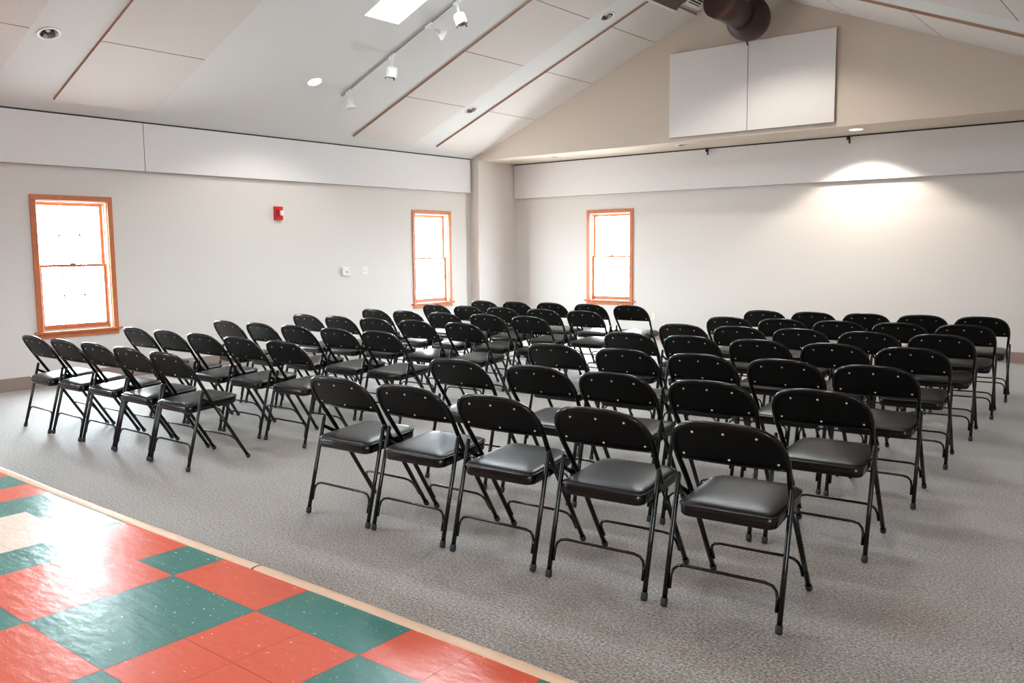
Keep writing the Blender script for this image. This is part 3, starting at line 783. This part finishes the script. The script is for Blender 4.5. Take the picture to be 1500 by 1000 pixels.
def copy_tree(o, parent=None):
    c = o.copy(); COL.objects.link(c); c.parent = parent
    for ch in list(o.children): copy_tree(ch, c)
    return c
L_ROWS = [
     [(-7.245, 2.893, -0.7), (-6.757, 2.904, -0.5), (-6.27, 2.913, 0.3), (-5.767, 2.906, 0.3), (-5.275, 2.907, 0.5)] ,
     [(-7.254, 3.734, -0.5), (-6.746, 3.741, 0.6), (-6.25, 3.756, 0.8), (-5.746, 3.768, 1.2), (-5.213, 3.779, 0.8)] ,
     [(-7.223, 4.602, -0.3), (-6.728, 4.629, -0.3), (-6.227, 4.649, -0.0), (-5.705, 4.672, 0.3), (-5.195, 4.696, 0.8)] ,
     [(-7.227, 5.534, 0.3), (-6.74, 5.561, 0.5), (-6.253, 5.592, 0.8), (-5.728, 5.628, 1.2), (-5.162, 5.651, 0.8)] ,
     [(-7.18, 6.435, -0.5), (-6.693, 6.45, 0.3), (-6.174, 6.48, 0.8), (-5.634, 6.528, 1.4), (-5.112, 6.557, 1.8)] ,
     [(-7.16, 7.38, -0.8), (-6.673, 7.403, 0.2), (-6.18, 7.434, 0.7), (-5.607, 7.434, 0.9), (-5.088, 7.462, 0.8)] ,
     [(-7.156, 8.254, -0.3), (-6.669, 8.299, -0.5), (-6.174, 8.357, 1.1), (-5.632, 8.384, 1.4), (-5.129, 8.45, 1.3)] ,
]
R_ROWS = [
     [(-3.491, 2.842, 2.2), (-2.99, 2.862, 3.4), (-2.463, 2.881, 3.4), (-1.918, 2.902, 4.2), (-1.374, 2.934, 4.5)] ,
     [(-3.481, 3.743, 2.5), (-2.904, 3.776, 2.8), (-2.407, 3.796, 3.4), (-1.88, 3.828, 3.6), (-1.352, 3.868, 3.6)] ,
     [(-3.489, 4.732, 2.2), (-2.926, 4.744, 3.3), (-2.406, 4.777, 2.7), (-1.89, 4.806, 3.1), (-1.392, 4.834, 4.2)] ,
     [(-3.482, 5.708, 2.2), (-2.965, 5.734, 2.9), (-2.444, 5.755, 3.2), (-1.939, 5.801, 3.4), (-1.452, 5.83, 4.7)] ,
     [(-3.485, 6.585, 2.1), (-2.998, 6.647, 2.7), (-2.507, 6.704, 2.8), (-1.995, 6.742, 3.8), (-1.502, 6.816, 3.7)] ,
     [(-3.482, 7.496, 2.3), (-2.994, 7.562, 3.2), (-2.507, 7.612, 3.0), (-2.02, 7.677, 3.7), (-1.533, 7.757, 4.5)] ,
     [(-3.535, 8.455, 1.9), (-3.047, 8.498, 2.2), (-2.56, 8.571, 2.8), (-2.073, 8.642, 3.9), (-1.586, 8.697, 4.1)] ,
]
row_name = ['nearest row', 'second row from tiles', 'third row from tiles', 'middle row', 'third row from far wall', 'second row from far wall', 'row nearest far wall']
seat_left = ['window wall end', 'second from window wall', 'middle seat', 'second from the aisle', 'aisle seat']
seat_right = ['aisle seat', 'second from the aisle', 'middle seat', 'second from the right end', 'right end seat']
first = True
for rows, seats, side in ((L_ROWS, seat_left, 'left block'), (R_ROWS, seat_right, 'right block')):
    for ri, row in enumerate(rows):
        for ci, (x, y, a) in enumerate(row):
            c = proto if first else copy_tree(proto)
            first = False
            c.location = (x, y, 0); c.rotation_euler = (0, 0, math.radians(a))
            tag(c, 'black folding chair, %s, %s, %s' % (side, row_name[ri], seats[ci]), 'chair', 'folding chairs in the ' + side)

# ------------------------------------------------------------------ light
w = bpy.data.worlds.new('overcast_sky'); sc.world = w; w.use_nodes = True
bg = w.node_tree.nodes['Background']; bg.inputs[0].default_value = (0.93, 0.97, 1.0, 1); bg.inputs[1].default_value = 66.0
wt = w.node_tree
tcw = wt.nodes.new('ShaderNodeTexCoord'); sx_ = wt.nodes.new('ShaderNodeSeparateXYZ'); wt.links.new(tcw.outputs['Generated'], sx_.inputs[0])
crw = wt.nodes.new('ShaderNodeValToRGB'); wt.links.new(sx_.outputs['Z'], crw.inputs[0])
mrw = wt.nodes.new('ShaderNodeMapRange'); mrw.inputs['From Min'].default_value = -0.06; mrw.inputs['From Max'].default_value = 0.04
wt.links.new(sx_.outputs['Z'], mrw.inputs['Value']); wt.links.new(mrw.outputs[0], crw.inputs[0])
crw.color_ramp.elements[0].color = (0.55, 0.55, 0.54, 1); crw.color_ramp.elements[1].color = (0.86, 0.94, 1.0, 1)   # snowy ground below, overcast above
wt.links.new(crw.outputs[0], bg.inputs[0])
def portal(loc, sx, sy, direction):
    l = bpy.data.lights.new('daylight_portal', 'AREA'); l.shape = 'RECTANGLE'; l.size = sx; l.size_y = sy; l.cycles.is_portal = True
    o = bpy.data.objects.new('daylight_portal', l); COL.objects.link(o); o.location = loc
    o.rotation_mode = 'QUATERNION'; o.rotation_quaternion = Vector((0, 0, -1)).rotation_difference(Vector(direction)); return o
def portal_m(c, ex, ey, sx, sy):
    ex = Vector(ex).normalized(); ey = Vector(ey).normalized(); ez = ex.cross(ey)
    l = bpy.data.lights.new('daylight_portal', 'AREA'); l.shape = 'RECTANGLE'; l.size = sx; l.size_y = sy; l.cycles.is_portal = True
    o = bpy.data.objects.new('daylight_portal', l); COL.objects.link(o)
    o.matrix_world = Matrix(((ex.x, ey.x, ez.x, c[0]), (ex.y, ey.y, ez.y, c[1]), (ex.z, ey.z, ez.z, c[2]), (0, 0, 0, 1)))
for u in WIN_L: portal_m((XL - .17, u + WW / 2, (Z0W + Z1W) / 2), (0, 1, 0), (0, 0, -1), WW, Z1W - Z0W) if False else portal_m((XL - .17, u + WW / 2, (Z0W + Z1W) / 2), (0, 1, 0), (0, 0, -1), WW, Z1W - Z0W)
for u in WIN_ADDED_R: portal_m((XR + .17, u + WW / 2, (Z0W + Z1W) / 2), (0, 1, 0), (0, 0, 1), WW, Z1W - Z0W)
for u in WIN_F: portal_m((u + WW / 2, YW + .17, (Z0W + Z1W) / 2), (1, 0, 0), (0, 0, -1), WW, Z1W - Z0W)
for rc, zf, sg in ((SKY, zl, 1), (SKY_ADDED_L, zl, 1), (SKY_ADDED_R, zr, -1)):
    cx = (rc[0] + rc[1]) / 2
    portal_m((cx, (rc[2] + rc[3]) / 2, zf(cx) + h + .02), (1, 0, SL * sg), (0, 1, 0), 1.5, .55)
def lamp(x, y, z, n, power, angle=130, blend=.35, col=(1, .9, .78)):
    l = bpy.data.lights.new('lamp_glow', 'SPOT'); l.energy = power; l.spot_size = math.radians(angle); l.spot_blend = blend; l.shadow_soft_size = .06; l.color = col
    o = bpy.data.objects.new('lamp_glow', l); COL.objects.link(o)
    o.location = (x + n.x * .02, y, z + n.z * .02)
for x, y, z, n in LAMP_LIGHTS:
    if y > 11: lamp(x, y, z - .02, n, 100, 122, .3, (1, .88, .76))
    elif x < -8: lamp(x, y, z - .02, n, 45)
    elif y > 9.2: lamp(x, y, z - .02, n, 105, 130, .4)
    else: lamp(x, y, z - .02, n, 45)

# ------------------------------------------------------------------ camera
cam = bpy.data.cameras.new('camera'); co = bpy.data.objects.new('camera', cam); COL.objects.link(co); sc.camera = co
cam.sensor_width = 36; cam.lens = 1263.363 / 1500 * 36; cam.clip_start = .05; cam.clip_end = 200
R = ((0.778273, -0.0597312, 0.6250787), (0.6278603, 0.08844, -0.7732851), (-0.0090927, 0.994289, 0.1063333))
co.matrix_world = Matrix(((R[0][0], R[0][1], R[0][2], 0), (R[1][0], R[1][1], R[1][2], 0), (R[2][0], R[2][1], R[2][2], 1.41016), (0, 0, 0, 1)))
sc.view_settings.view_transform = 'Standard'; sc.view_settings.look = 'None'; sc.view_settings.gamma = 1; sc.view_settings.use_curve_mapping = False
sc.view_settings.exposure = 0.2
sc.cycles.max_bounces = 10; sc.cycles.diffuse_bounces = 6; sc.cycles.use_denoising = True
sc.cycles.sample_clamp_indirect = 6
